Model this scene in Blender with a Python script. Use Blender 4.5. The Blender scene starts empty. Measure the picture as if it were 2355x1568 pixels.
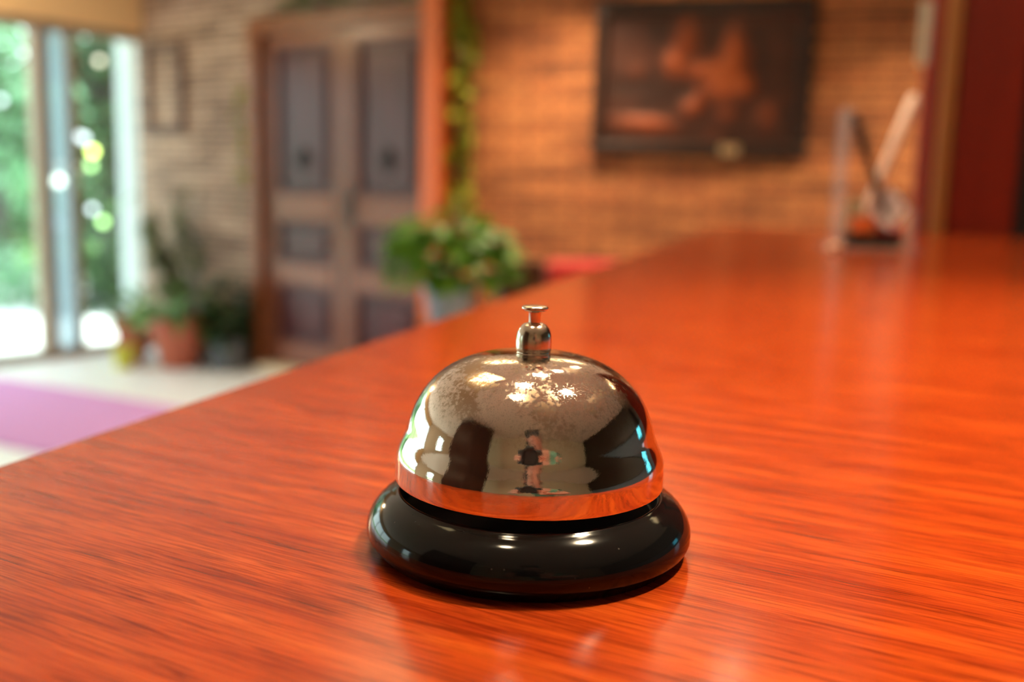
import bpy, bmesh, math, random
from mathutils import Vector, Matrix
random.seed(7)
PI = math.pi
scene = bpy.context.scene
COL = scene.collection

# ------------------------------------------------------------------ plan
CT = 1.10                       # counter top height
HC = CT + 0.0949                # lens height
PITCH = math.radians(9.1)
ROLL = math.radians(1.5)
FPX = 2300.0
CORNER = Vector((-2.532, 6.840, 0))
E1 = Vector((math.cos(math.radians(36)), -math.sin(math.radians(36)), 0))      # along the door wall
E2 = Vector((-math.sin(math.radians(36)), -math.cos(math.radians(36)), 0))     # along the glass wall
R1 = math.atan2(E1.y, E1.x)
R2 = math.atan2(E2.y, E2.x)
BEND = CORNER + E1 * 2.739
D3 = Vector((math.cos(math.radians(15)), -math.sin(math.radians(15)), 0))      # along the picture wall
R3 = math.atan2(D3.y, D3.x)
RG = math.radians(-28.5)                        # run of the wood grain
ED = Vector((math.cos(math.radians(20)), -math.sin(math.radians(20)), 0))   # far end of the counter
RE = math.atan2(ED.y, ED.x)
CH = 2.50                                       # ceiling height

# ------------------------------------------------------------------ mesh helpers
def box(bm, x0, x1, y0, y1, z0, z1, bev=0.0, seg=2):
    vs = [bm.verts.new((x, y, z)) for z in (z0, z1) for y in (y0, y1) for x in (x0, x1)]
    fs = [bm.faces.new([vs[i] for i in q]) for q in
          ((0, 2, 3, 1), (4, 5, 7, 6), (0, 1, 5, 4), (2, 6, 7, 3), (1, 3, 7, 5), (0, 4, 6, 2))]
    if bev > 0:
        es = list({e for f in fs for e in f.edges})
        bmesh.ops.bevel(bm, geom=es, offset=bev, segments=seg, affect='EDGES', profile=.5)

def prism(bm, pts, z0, z1, bev=0.0, seg=2):
    lo = [bm.verts.new((p[0], p[1], z0)) for p in pts]
    hi = [bm.verts.new((p[0], p[1], z1)) for p in pts]
    n = len(pts)
    fs = [bm.faces.new(lo[::-1]), bm.faces.new(hi)]
    for i in range(n):
        fs.append(bm.faces.new((lo[i], lo[(i + 1) % n], hi[(i + 1) % n], hi[i])))
    if bev > 0:
        es = list({e for f in fs for e in f.edges})
        bmesh.ops.bevel(bm, geom=es, offset=bev, segments=seg, affect='EDGES', profile=.5)

def lathe(bm, prof, n=48, c=(0, 0, 0)):
    rings = []
    for r, z in prof:
        if r < 1e-7:
            rings.append([bm.verts.new((c[0], c[1], c[2] + z))])
        else:
            rings.append([bm.verts.new((c[0] + r * math.cos(2 * PI * k / n), c[1] + r * math.sin(2 * PI * k / n), c[2] + z)) for k in range(n)])
    for a, b in zip(rings, rings[1:]):
        for k in range(n):
            k2 = (k + 1) % n
            if len(a) == 1 and len(b) == 1:
                continue
            if len(a) == 1:
                bm.faces.new((a[0], b[k], b[k2]))
            elif len(b) == 1:
                bm.faces.new((a[k], a[k2], b[0]))
            else:
                bm.faces.new((a[k], a[k2], b[k2], b[k]))

def tube(bm, pts, rad, n=10, caps=True):
    pts = [Vector(p) for p in pts]
    if not isinstance(rad, (list, tuple)):
        rad = [rad] * len(pts)
    rings = []
    up = None
    for i, p in enumerate(pts):
        t = (pts[min(i + 1, len(pts) - 1)] - pts[max(i - 1, 0)]).normalized()
        if up is None:
            up = Vector((0, 0, 1)) if abs(t.z) < .9 else Vector((1, 0, 0))
        x = t.cross(up).normalized()
        up = x.cross(t).normalized()
        rings.append([bm.verts.new(p + (x * math.cos(2 * PI * k / n) + up * math.sin(2 * PI * k / n)) * rad[i]) for k in range(n)])
    for a, b in zip(rings, rings[1:]):
        for k in range(n):
            bm.faces.new((a[k], a[(k + 1) % n], b[(k + 1) % n], b[k]))
    if caps:
        bm.faces.new(rings[0][::-1])
        bm.faces.new(rings[-1])

def sphere(bm, c, r, seg=16, sc=(1, 1, 1)):
    m = Matrix.Translation(c) @ Matrix.Diagonal((sc[0], sc[1], sc[2], 1))
    bmesh.ops.create_uvsphere(bm, u_segments=seg, v_segments=max(6, seg // 2), radius=r, matrix=m)

def leaf(bm, base, direc, length, width, droop=.25, nrm=None):
    """a pointed leaf folded along its midrib"""
    d = Vector(direc).normalized()
    up = Vector(nrm) if nrm else Vector((random.uniform(-.4, .4), random.uniform(-.4, .4), 1))
    side = d.cross(up)
    if side.length < 1e-4:
        side = Vector((1, 0, 0))
    side.normalize()
    up = side.cross(d).normalized()
    prof = ((0, .12), (.18, .8), (.42, 1.0), (.7, .68), (1, 0.02))
    L, Cn, R = [], [], []
    for t, w in prof:
        p = Vector(base) + d * (t * length) - Vector((0, 0, 1)) * (droop * length * t * t)
        Cn.append(bm.verts.new(p))
        L.append(bm.verts.new(p + side * (w * width * .5) + up * (width * .12 * w)))
        R.append(bm.verts.new(p - side * (w * width * .5) + up * (width * .12 * w)))
    for i in range(len(prof) - 1):
        bm.faces.new((Cn[i], Cn[i + 1], L[i + 1], L[i]))
        bm.faces.new((Cn[i + 1], Cn[i], R[i], R[i + 1]))

def obj(name, bm, mat, parent=None, loc=None, rz=None, smooth=False, auto=True):
    me = bpy.data.meshes.new(name)
    bmesh.ops.recalc_face_normals(bm, faces=bm.faces)
    bm.to_mesh(me)
    bm.free()
    for m in (mat if isinstance(mat, (list, tuple)) else [mat]):
        me.materials.append(m)
    if smooth:
        me.polygons.foreach_set('use_smooth', [True] * len(me.polygons))
    o = bpy.data.objects.new(name, me)
    COL.objects.link(o)
    if parent is not None:
        o.parent = parent
    if loc is not None:
        o.location = loc
    if rz is not None:
        o.rotation_euler = (0, 0, rz)
    if smooth and auto:
        me.set_sharp_from_angle(angle=math.radians(42))
    return o

def tag(o, label, cat, group=None, kind=None):
    o['label'] = label
    o['category'] = cat
    if group:
        o['group'] = group
    if kind:
        o['kind'] = kind
    return o

def struct(o):
    o['kind'] = 'structure'
    return o

def thing(name, label, cat, loc=(0, 0, 0), rz=0, group=None):
    o = bpy.data.objects.new(name, None)
    COL.objects.link(o)
    o.empty_display_size = .1
    o.location = loc
    o.rotation_euler = (0, 0, rz)
    return tag(o, label, cat, group)

def copy_tree(o, parent=None):
    c = o.copy()
    COL.objects.link(c)
    c.parent = parent
    for ch in list(o.children):
        copy_tree(ch, c)
    return c

NB = bmesh.new

# ------------------------------------------------------------------ material helpers
def mat(name, col, rough=.5, metal=0.0, spec=.5, coat=0.0, coat_rough=.05, emit=None, emit_s=0.0, sheen=0):
    m = bpy.data.materials.new(name)
    m.use_nodes = True
    b = m.node_tree.nodes['Principled BSDF']
    b.inputs['Base Color'].default_value = (*col, 1)
    b.inputs['Roughness'].default_value = rough
    b.inputs['Metallic'].default_value = metal
    b.inputs['Specular IOR Level'].default_value = spec
    b.inputs['Coat Weight'].default_value = coat
    b.inputs['Coat Roughness'].default_value = coat_rough
    if emit:
        b.inputs['Emission Color'].default_value = (*emit, 1)
        b.inputs['Emission Strength'].default_value = emit_s
    if sheen:
        b.inputs['Sheen Weight'].default_value = sheen
    return m

class NT:
    """small helper for building node graphs"""
    def __init__(s, m):
        s.m, s.t = m, m.node_tree
        s.b = s.t.nodes['Principled BSDF']
    def n(s, typ, **kw):
        x = s.t.nodes.new(typ)
        for k, v in kw.items():
            setattr(x, k, v)
        return x
    def l(s, a, b):
        s.t.links.new(a, b)
    def coords(s, scale=(1, 1, 1), rot=(0, 0, 0), loc=(0, 0, 0)):
        tc = s.n('ShaderNodeTexCoord')
        mp = s.n('ShaderNodeMapping')
        mp.inputs['Scale'].default_value = scale
        mp.inputs['Rotation'].default_value = rot
        mp.inputs['Location'].default_value = loc
        s.l(tc.outputs['Object'], mp.inputs['Vector'])
        return mp.outputs['Vector']
    def noise(s, vec, scale, detail=4, rough=.5, dist=0):
        x = s.n('ShaderNodeTexNoise')
        x.inputs['Scale'].default_value = scale
        x.inputs['Detail'].default_value = detail
        x.inputs['Roughness'].default_value = rough
        x.inputs['Distortion'].default_value = dist
        if vec is not None:
            s.l(vec, x.inputs['Vector'])
        return x.outputs['Fac']
    def ramp(s, fac, stops):
        r = s.n('ShaderNodeValToRGB')
        e = r.color_ramp.elements
        while len(e) < len(stops):
            e.new(.5)
        for k, (p, c) in enumerate(stops):
            e[k].position = p
            e[k].color = (*c, 1) if not isinstance(c, (int, float)) else (c, c, c, 1)
        s.l(fac, r.inputs['Fac'])
        return r.outputs['Color']
    def mix(s, a, b, fac, mode='MIX'):
        x = s.n('ShaderNodeMix', data_type='RGBA', blend_type=mode)
        for sock, v in ((x.inputs[0], fac), (x.inputs[6], a), (x.inputs[7], b)):
            if isinstance(v, (int, float)):
                sock.default_value = v
            elif isinstance(v, tuple):
                sock.default_value = (*v, 1)
            else:
                s.l(v, sock)
        return x.outputs[2]
    def math(s, op, a, b=0.0):
        x = s.n('ShaderNodeMath', operation=op)
        for sock, v in ((x.inputs[0], a), (x.inputs[1], b)):
            if isinstance(v, (int, float)):
                sock.default_value = v
            else:
                s.l(v, sock)
        return x.outputs[0]
    def bump(s, h, strength=.2, dist=.001):
        x = s.n('ShaderNodeBump')
        x.inputs['Strength'].default_value = strength
        x.inputs['Distance'].default_value = dist
        s.l(h, x.inputs['Height'])
        s.l(x.outputs['Normal'], s.b.inputs['Normal'])

# counter laminate: red cherry with fine grain running across the top
M_counter = mat('cherry_laminate', (.55, .085, .015), .16, spec=.28)
g = NT(M_counter)
v = g.coords(rot=(0, 0, -RG))            # grain follows the room grid
def stretch(vec, sx, sy, sz=1):
    mp = g.n('ShaderNodeMapping')
    mp.inputs['Scale'].default_value = (sx, sy, sz)
    g.l(vec, mp.inputs['Vector'])
    return mp.outputs['Vector']
n1 = g.noise(stretch(v, 26, 330), 1.0, 6, .62, .3)
n2 = g.noise(stretch(v, 45, 1300), 1.0, 4, .6)
n3 = g.noise(stretch(v, 10, 105), 1.0, 5, .6, .5)
base = g.ramp(n3, [(.28, (.205, .019, .004)), (.52, (.325, .042, .006)), (.78, (.44, .076, .0095))])
streak = g.ramp(n1, [(.34, (.40, .31, .32)), (.47, (1, 1, 1))])
c1 = g.mix(base, streak, .68, 'MULTIPLY')
fine = g.ramp(n2, [(.38, (.60, .50, .48)), (.56, (1.06, 1.06, 1.06))])
c2 = g.mix(c1, fine, .75, 'MULTIPLY')
g.l(c2, g.b.inputs['Base Color'])
rr = g.ramp(g.noise(g.coords(), 60, 4), [(.3, .13), (.7, .19)])
g.l(rr, g.b.inputs['Roughness'])
g.bump(n2, .12, .0004)

M_counter_front = mat('cherry_front', (.32, .06, .02), .35)

def brick(name, a, b, mortar, tint=None):
    m = mat(name, a, .8)
    g = NT(m)
    v = g.coords(rot=(-PI / 2, 0, 0))       # wall x -> brick x, wall z -> brick y
    bt = g.n('ShaderNodeTexBrick')
    bt.offset = .5
    bt.inputs['Scale'].default_value = 1
    bt.inputs['Brick Width'].default_value = .25
    bt.inputs['Row Height'].default_value = .043
    bt.inputs['Mortar Size'].default_value = .0065
    bt.inputs['Mortar Smooth'].default_value = .3
    bt.inputs['Bias'].default_value = 0
    bt.inputs['Color1'].default_value = (*a, 1)
    bt.inputs['Color2'].default_value = (*b, 1)
    bt.inputs['Mortar'].default_value = (*mortar, 1)
    g.l(v, bt.inputs['Vector'])
    mp = g.n('ShaderNodeMapping')
    mp.inputs['Scale'].default_value = (1.8, 10, 1)
    g.l(v, mp.inputs['Vector'])
    n = g.noise(mp.outputs['Vector'], 1.0, 3, .6)
    sh = g.ramp(n, [(.36, (.34, .28, .25)), (.60, (1.0, 1.0, 1.0))])
    c = g.mix(bt.outputs['Color'], sh, .9, 'MULTIPLY')
    g.l(c, g.b.inputs['Base Color'])
    n2 = g.noise(v, 40, 4)
    hh = g.math('ADD', g.math('MULTIPLY', bt.outputs['Fac'], -1.0), g.math('MULTIPLY', n2, .4))
    g.bump(hh, .7, .008)
    return m
M_brick = brick('stone_brick', (.55, .375, .265), (.42, .265, .175), (.10, .06, .04))
M_brick_lamplit = brick('stone_brick_lamplit', (.62, .225, .07), (.46, .14, .042), (.09, .028, .010))  # same brick, with the lamp's orange glow put into its colour

M_plaster = mat('beige_plaster', (.72, .56, .38), .9)
M_ceil = mat('ceiling_paint', (.90, .73, .59), .9)
M_beam = mat('bulkhead_paint', (.86, .58, .29), .85)
M_greywall = mat('grey_blue_paint', (.16, .19, .24), .8)
M_floor = mat('pale_floor', (.70, .71, .72), .38)
g = NT(M_floor)
bt = g.n('ShaderNodeTexBrick')
bt.offset = 0
for k, vv in (('Scale', 1), ('Brick Width', .6), ('Row Height', .6), ('Mortar Size', .004)):
    bt.inputs[k].default_value = vv
bt.inputs['Color1'].default_value = (.82, .82, .83, 1)
bt.inputs['Color2'].default_value = (.78, .785, .80, 1)
bt.inputs['Mortar'].default_value = (.5, .5, .5, 1)
g.l(g.coords(rot=(0, 0, -R1)), bt.inputs['Vector'])
g.l(bt.outputs['Color'], g.b.inputs['Base Color'])

def wood(name, dark, light, rough=.35, scale=1.0, coat=.0, axis='Z'):
    m = mat(name, light, rough, coat=coat, coat_rough=.15, spec=.3)
    g = NT(m)
    sc = (40 * scale, 40 * scale, 3 * scale) if axis == 'Z' else (3 * scale, 40 * scale, 40 * scale)
    n = g.noise(g.coords(scale=sc), 1.0, 5, .6, .6)
    g.l(g.ramp(n, [(.3, dark), (.7, light)]), g.b.inputs['Base Color'])
    g.bump(n, .15, .001)
    return m
M_doorwood = wood('door_walnut', (.045, .009, .010), (.095, .019, .021), .3, .5)
M_doorrail = wood('door_rail_oak', (.16, .052, .028), (.25, .088, .048), .25, .5, axis='X')
M_doorstile = wood('door_stile_oak', (.12, .038, .020), (.20, .068, .036), .25, .5)
M_jamb = wood('jamb_wood', (.13, .037, .012), (.24, .07, .02), .35, .5)
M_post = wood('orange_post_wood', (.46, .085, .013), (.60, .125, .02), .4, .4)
M_cab = wood('cabinet_mahogany', (.17, .010, .003), (.24, .015, .004), .45, .5)
M_cabdark = mat('cabinet_shadow_black', (.008, .003, .003), .7)
M_trim = wood('cabinet_trim_teak', (.30, .11, .028), (.38, .15, .04), .4, .5)
M_black_wood = wood('picture_frame_wood', (.018, .008, .006), (.035, .016, .012), .35, 1)
M_dark_wood = wood('dark_chair_wood', (.05, .016, .008), (.09, .03, .014), .4, 1)
M_wardrobe = wood('wardrobe_wood', (.05, .022, .016), (.09, .038, .026), .3, .5)

# nickel of the bell: worn, with a mottled tarnish
M_nickel = mat('worn_nickel', (.78, .72, .66), .06, metal=1)
g = NT(M_nickel)
v = g.coords()
a1 = g.noise(v, 95, 5, .6)
a2 = g.noise(v, 900, 4, .65)
a3 = g.noise(v, 2600, 2, .6)
sep = g.n('ShaderNodeSeparateXYZ')
g.l(v, sep.inputs[0])
hgt = g.ramp(g.math('MULTIPLY', sep.outputs['Z'], 20.0), [(.46, .03), (.68, 1.0)])   # wear gathers on the crown
blot = g.ramp(g.math('ADD', g.math('MULTIPLY', a1, .6), g.math('MULTIPLY', a2, .4)), [(.47, 0.0), (.555, 1.0)])
wear = g.math('MULTIPLY', blot, hgt)
speck = g.ramp(a3, [(.56, 0.0), (.66, 1.0)])
tar = g.math('MAXIMUM', g.math('MULTIPLY', wear, .95), g.math('MULTIPLY', g.math('MULTIPLY', speck, hgt), .6))
g.l(g.mix((.84, .745, .68), (.36, .235, .14), tar), g.b.inputs['Base Color'])
rg = g.math('ADD', g.math('MULTIPLY', tar, .24), .035)
g.l(rg, g.b.inputs['Roughness'])
g.bump(a2, .035, .0004)
M_nickel2 = mat('polished_nickel', (.72, .62, .52), .2, metal=1)
M_dark_hole = mat('dark_steel', (.05, .045, .04), .4, metal=1)
M_enamel = mat('black_enamel', (.003, .003, .0035), .09, spec=.32)
g = NT(M_enamel)
vo = g.n('ShaderNodeTexVoronoi')
vo.inputs['Scale'].default_value = 420
g.l(g.coords(), vo.inputs['Vector'])
dust = g.ramp(vo.outputs['Distance'], [(.0, 1.0), (.10, 0.0)])
sel = g.ramp(g.noise(g.coords(), 130, 3), [(.55, 0.0), (.68, 1.0)])
dd = g.math('MULTIPLY', dust, sel)
g.l(g.mix((.004, .004, .0045), (.25, .22, .19), dd), g.b.inputs['Base Color'])
M_felt = mat('black_rubber', (.01, .01, .01), .9)

M_glass = bpy.data.materials.new('window_glass')
M_glass.use_nodes = True
t = M_glass.node_tree
t.nodes.clear()
o_ = t.nodes.new('ShaderNodeOutputMaterial')
mx = t.nodes.new('ShaderNodeMixShader')
tr = t.nodes.new('ShaderNodeBsdfTransparent')
tr.inputs['Color'].default_value = (.94, .99, .97, 1)
gl = t.nodes.new('ShaderNodeBsdfGlossy')
gl.inputs['Roughness'].default_value = .02
mx.inputs[0].default_value = .07
t.links.new(tr.outputs[0], mx.inputs[1])
t.links.new(gl.outputs[0], mx.inputs[2])
t.links.new(mx.outputs[0], o_.inputs['Surface'])

def thin(name, col, gloss, rough=.05, gcol=(1, 1, 1)):
    m = bpy.data.materials.new(name)
    m.use_nodes = True
    t = m.node_tree
    t.nodes.clear()
    o = t.nodes.new('ShaderNodeOutputMaterial')
    mx = t.nodes.new('ShaderNodeMixShader')
    tr = t.nodes.new('ShaderNodeBsdfTransparent')
    tr.inputs['Color'].default_value = (*col, 1)
    gl = t.nodes.new('ShaderNodeBsdfPrincipled')
    gl.inputs['Base Color'].default_value = (*gcol, 1)
    gl.inputs['Roughness'].default_value = rough
    mx.inputs[0].default_value = gloss
    t.links.new(tr.outputs[0], mx.inputs[1])
    t.links.new(gl.outputs[0], mx.inputs[2])
    t.links.new(mx.outputs[0], o.inputs['Surface'])
    return m
M_acrylic = thin('clear_acrylic', (.95, .95, .96), .20, .05, (.80, .74, .78))
M_frost = thin('frosted_pane', (.80, .88, .90), .6)
_t = M_frost.node_tree
_p = [x for x in _t.nodes if x.type == 'BSDF_PRINCIPLED'][0]
_tl = _t.nodes.new('ShaderNodeBsdfTranslucent')
_tl.inputs['Color'].default_value = (.30, .36, .38, 1)
_mx = [x for x in _t.nodes if x.type == 'MIX_SHADER'][0]
_t.links.new(_tl.outputs[0], _mx.inputs[2])

def foliage_mat(name, a, b, rough=.4, trans=.25):
    m = mat(name, a, rough)
    g = NT(m)
    n = g.noise(g.coords(), 9, 3)
    g.l(g.ramp(n, [(.35, a), (.65, b)]), g.b.inputs['Base Color'])
    g.b.inputs['Transmission Weight'].default_value = 0
    g.b.inputs['Subsurface Weight'].default_value = 0
    tl = g.n('ShaderNodeBsdfTranslucent')
    g.l(g.ramp(n, [(.35, a), (.65, b)]), tl.inputs['Color'])
    mx = g.n('ShaderNodeMixShader')
    mx.inputs[0].default_value = trans
    out = g.t.nodes['Material Output']
    g.l(g.b.outputs[0], mx.inputs[1])
    g.l(tl.outputs[0], mx.inputs[2])
    g.l(mx.outputs[0], out.inputs['Surface'])
    return m
M_leaf = foliage_mat('pothos_leaf', (.045, .16, .008), (.15, .34, .014), .5)
M_leaf_dark = foliage_mat('dark_leaf', (.010, .035, .012), (.03, .075, .022), .3)
M_leaf_mid = foliage_mat('mid_leaf', (.08, .20, .05), (.19, .36, .09), .35)
M_leaf_olive = foliage_mat('olive_leaf', (.10, .12, .045), (.20, .21, .09), .4)
M_leaf_vine = foliage_mat('vine_leaf', (.22, .24, .02), (.34, .30, .03), .4)
M_tree = foliage_mat('tree_leaf', (.24, .44, .27), (.42, .66, .44), .5, .4)
M_tree2 = foliage_mat('tree_leaf_deep', (.035, .075, .03), (.10, .18, .07), .5, .3)
M_bark = mat('bark', (.10, .08, .085), .9)
M_stem = mat('plant_stem', (.12, .11, .05), .7)
M_soil = mat('potting_soil', (.03, .02, .012), 1)
M_terra = mat('terracotta', (.50, .12, .06), .4)
M_zinc = mat('zinc_pot', (.24, .27, .32), .35, metal=.3)
M_darkpot = mat('dark_grey_pot', (.10, .11, .125), .5)
M_rug = mat('mauve_rug', (.50, .175, .42), 1, sheen=.3)
g = NT(M_rug)
n = g.noise(g.coords(), 260, 3)
g.l(g.ramp(n, [(.3, (.50, .17, .46)), (.7, (.61, .23, .58))]), g.b.inputs['Base Color'])
g.bump(n, .3, .004)
M_frame_al = mat('bronze_frame', (.30, .215, .15), .4, metal=.2)
M_white = mat('white_render', (.50, .55, .55), .8)
M_conc = mat('pale_paving', (.80, .81, .80), .9)
M_lawn = mat('lawn_green', (.14, .27, .07), 1)
M_iron = mat('black_iron', (.02, .018, .018), .5, metal=.6)
M_glare_plate = mat('glare_plate_metal', (.72, .52, .30), .35, metal=1)
M_red = mat('red_upholstery', (.50, .020, .016), .75, sheen=.2)
M_skin = mat('skin', (.62, .33, .25), .55)
M_hair = mat('dark_hair', (.014, .011, .010), .6)
M_shirt = mat('green_shirt', (.16, .36, .26), .9)
M_trousers = mat('dark_trousers', (.03, .035, .05), .9)
M_cam = mat('camera_body', (.012, .012, .013), .5)
M_lensglass = mat('lens_glass', (.01, .012, .02), .03, coat=1)
M_paper = mat('white_paper', (.95, .84, .83), .8)
M_pinkpaper = mat('pink_paper', (.78, .40, .38), .8)
M_card = mat('orange_card', (.75, .15, .03), .7)
M_redcard = mat('red_card', (.55, .05, .06), .6)
M_greencard = mat('sage_card', (.42, .36, .22), .7)
M_pen_dark = mat('dark_pen', (.015, .010, .009), .4)
M_pen_pale = mat('pale_pen', (.92, .66, .55), .4)
M_black_pl = mat('black_plastic', (.003, .003, .003), .6, spec=.2)
M_glint_disc = mat('peach_glint', (.78, .46, .33), .7)
M_note = mat('pale_paper_tag', (.50, .50, .40), .8)
M_lamp_warm = mat('lamp_warm', (1, .9, .7), .5, emit=(1.0, .80, .52), emit_s=130)
M_lamp_soft = mat('lamp_soft', (1, .9, .7), .5, emit=(1.0, .80, .52), emit_s=14)
M_lamp_panel = mat('panel_warm', (1, .9, .7), .5, emit=(1.0, .76, .38), emit_s=4.5)
M_fix = mat('fixture_white', (.75, .7, .62), .5)
M_screen = mat('cyan_screen', (.02, .02, .02), .2, emit=(.10, .62, .80), emit_s=2.5)
def glow_mat(name, col, s):
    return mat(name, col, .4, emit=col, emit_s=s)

# ------------------------------------------------------------------ setting
# the indoor floor stays inside the walls
inn = [CORNER, BEND, BEND + D3 * 3.10, Vector((2.70, -2.0, 0)), Vector((-5.0, -2.0, 0)), CORNER + E2 * 5.6]
bm = NB(); prism(bm, [(p.x, p.y) for p in inn], -.12, 0)
floor = struct(obj('floor', bm, M_floor))
bm = NB()
cen = Vector((-1.0, 3.0, 0))
prism(bm, [((p.x - cen.x) * 1.06 + cen.x, (p.y - cen.y) * 1.05 + cen.y) for p in inn], CH, CH + .15)
struct(obj('ceiling', bm, M_ceil))

def walls(name, rects, y0, y1, m, loc, rz):
    bm = NB()
    for s0, s1, z0, z1 in rects:
        box(bm, s0, s1, y0, y1, z0, z1)
    return struct(obj(name, bm, m, loc=loc, rz=rz))

# door wall (brick), local x along E1, local +y outwards
walls('wall_back', [(-.02, 1.165, 0, CH), (1.165, 2.63, 2.09, CH), (2.63, 2.755, 0, CH)], 0, .25, M_brick, CORNER, R1)
# picture wall (brick)
walls('wall_right_back', [(0, 3.4, 0, CH)], 0, .25, M_brick_lamplit, BEND, R3)
bm = NB(); box(bm, 2.70, 2.9, -2.2, 4.6, 0, CH); struct(obj('wall_right', bm, M_greywall))
bm = NB(); box(bm, 2.58, 2.70, -1.95, 3.2, 1.50, CH, .01, 1); struct(obj('trim_2', bm, mat('dark_beam_wood', (.035, .018, .012), .4)))
bm = NB(); box(bm, -5.2, 2.9, -2.2, -2.0, 0, CH); struct(obj('wall_front', bm, M_plaster))
# left wall behind the visitor, with a tall window in it
P0 = CORNER + E2 * 5.6
P1 = Vector((-5.0, -2.0, 0))
dL = (P1 - P0); LL = dL.length; RL = math.atan2(dL.y, dL.x)
WA, WB = 1.75, 2.45
walls('wall_left', [(0, WA, 0, CH), (WA, WB, 0, .5), (WA, WB, 2.1, CH), (WB, LL, 0, CH)], -.2, 0, M_plaster, P0, RL)
w2 = struct(thing('window_2', 'x', 'x', P0, RL)); del w2['label'], w2['category']
bm = NB()
for a in ((WA, WA + .06, .5, 2.1), (WB - .06, WB, .5, 2.1), (WA + .06, WB - .06, .5, .56), (WA + .06, WB - .06, 2.04, 2.1)):
    box(bm, a[0], a[1], -.12, -.05, a[2], a[3])
obj('window_frame', bm, M_white, w2)
bm = NB(); box(bm, WA + .06, WB - .06, -.09, -.084, .56, 2.04); obj('pane', bm, M_glass, w2)

# glass front; local x along E2, local +y indoors
w1 = struct(thing('window_1', 'x', 'x', CORNER, R2)); del w1['label'], w1['category']
bm = NB()
posts = [(-.055, -.035), (.475, .519), (.655, .738), (1.95, 2.03), (3.15, 3.23), (4.35, 4.43), (5.52, 5.60)]
for a, b in posts:
    box(bm, a, b, -.05, .05, 0, 2.085, .004, 1)
for (a, b), (c, d) in zip(posts, posts[1:]):
    box(bm, b, c, -.045, .045, 0, .055)
    box(bm, b, c, -.045, .045, 2.03, 2.085)
obj('window_frame', bm, M_frame_al, w1)
for (a, b), (c, d) in zip(posts, posts[1:]):
    bm = NB(); box(bm, b, c, -.006, 0, .055, 2.03)
    obj('pane', bm, M_frost if abs(b - .519) < .01 else M_glass, w1)
# painted bulkhead over the glass front
bm = NB(); box(bm, -.10, 5.6, -.15, .06, 2.083, CH, .01, 2)
struct(obj('trim_1', bm, M_beam, loc=CORNER, rz=R2))

# ---------------------------------------------------------------- double door
d1 = struct(thing('door_1', 'x', 'x', CORNER, R1)); del d1['label'], d1['category']
bm = NB()
box(bm, 1.165, 1.265, -.05, .12, 0, 2.09, .008)
box(bm, 1.265, 2.605, -.05, .12, 2.005, 2.09, .008)
obj('door_frame', bm, M_jamb, d1)
bm = NB()
box(bm, 2.60, 2.728, -.12, .12, 0, CH, .01)
pst = obj('door_post', bm, M_post, d1)
pst['label'] = 'orange lit wooden post'
bm = NB(); box(bm, 1.265, 2.60, -.10, .12, 0, .05, .006); obj('threshold', bm, mat('pale_threshold', (.66, .52, .36), .5), d1)

def door_leaf(x0, x1, knob_side):
    bm = NB()
    st = .095
    Z0, Z1 = .055, 2.0
    # stiles and rails
    box(bm, x0, x0 + st, 0, .05, Z0, Z1, .004, 1)
    box(bm, x1 - st, x1, 0, .05, Z0, Z1, .004, 1)
    lf = obj('door_leaf', bm, M_doorstile, d1)
    bm = NB()
    for a, b in ((Z0, .20), (.545, .68), (.93, 1.085), (1.93, Z1)):
        box(bm, x0 + st, x1 - st, -.004, .05, a, b, .006, 1)
    obj('rail', bm, M_doorrail, lf)
    for a, b in ((.20, .545), (.68, .93), (1.085, 1.93)):
        bm = NB()
        box(bm, x0 + st, x1 - st, .028, .045, a, b)
        # raised centre with a moulded border
        box(bm, x0 + st + .06, x1 - st - .06, .008, .03, a + .06, b - .06, .012, 2)
        for (p, q, r, s_) in ((x0 + st, x1 - st, a, a + .025), (x0 + st, x1 - st, b - .025, b), (x0 + st, x0 + st + .025, a, b), (x1 - st - .025, x1 - st, a, b)):
            box(bm, p, q, .004, .03, r, s_, .006, 2)
        obj('panel', bm, M_doorwood, lf)
    # iron knocker
    cx = (x0 + x1) / 2
    bm = NB()
    lathe(bm, [(0, .022), (.022, .018), (.036, .008), (.042, 0)], 20)
    bmesh.ops.rotate(bm, verts=bm.verts, cent=(0, 0, 0), matrix=Matrix.Rotation(PI / 2, 3, 'X'))
    bmesh.ops.translate(bm, verts=bm.verts, vec=(cx, .008, 1.315))
    ring = [(cx + .045 * math.sin(a), -.014, 1.275 + .045 * math.cos(a)) for a in [2 * PI * k / 20 for k in range(21)]]
    tube(bm, ring, .007, 8)
    kn = obj('knocker', bm, M_iron, lf, smooth=True)
    if knob_side:
        bm = NB()
        box(bm, x0 + .035, x0 + .075, -.008, .002, .92, 1.12, .003, 1)
        tube(bm, [(x0 + .055, -.006, 1.03), (x0 + .055, -.05, 1.03), (x0 + .15, -.055, 1.025)], .009, 8)
        obj('door_handle', bm, M_iron, lf, smooth=True)
    return lf
door_leaf(1.268, 1.928, False)
door_leaf(1.932, 2.598, True)

# dark hanging rail frame on the brick, left of the door
bm = NB()
for a in ((.10, .505, 1.975, 2.02), (.10, .505, 1.44, 1.485), (.455, .505, 1.485, 1.975), (.10, .145, 1.485, 1.975)):
    box(bm, a[0], a[1], -.035, -.003, a[2], a[3], .006, 1)
o = obj('wall_frame', bm, mat('rust_iron', (.10, .045, .03), .7), loc=CORNER, rz=R1)
tag(o, 'thin dark rectangular frame hanging on the brick between glass front and double door', 'wall frame')

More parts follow.
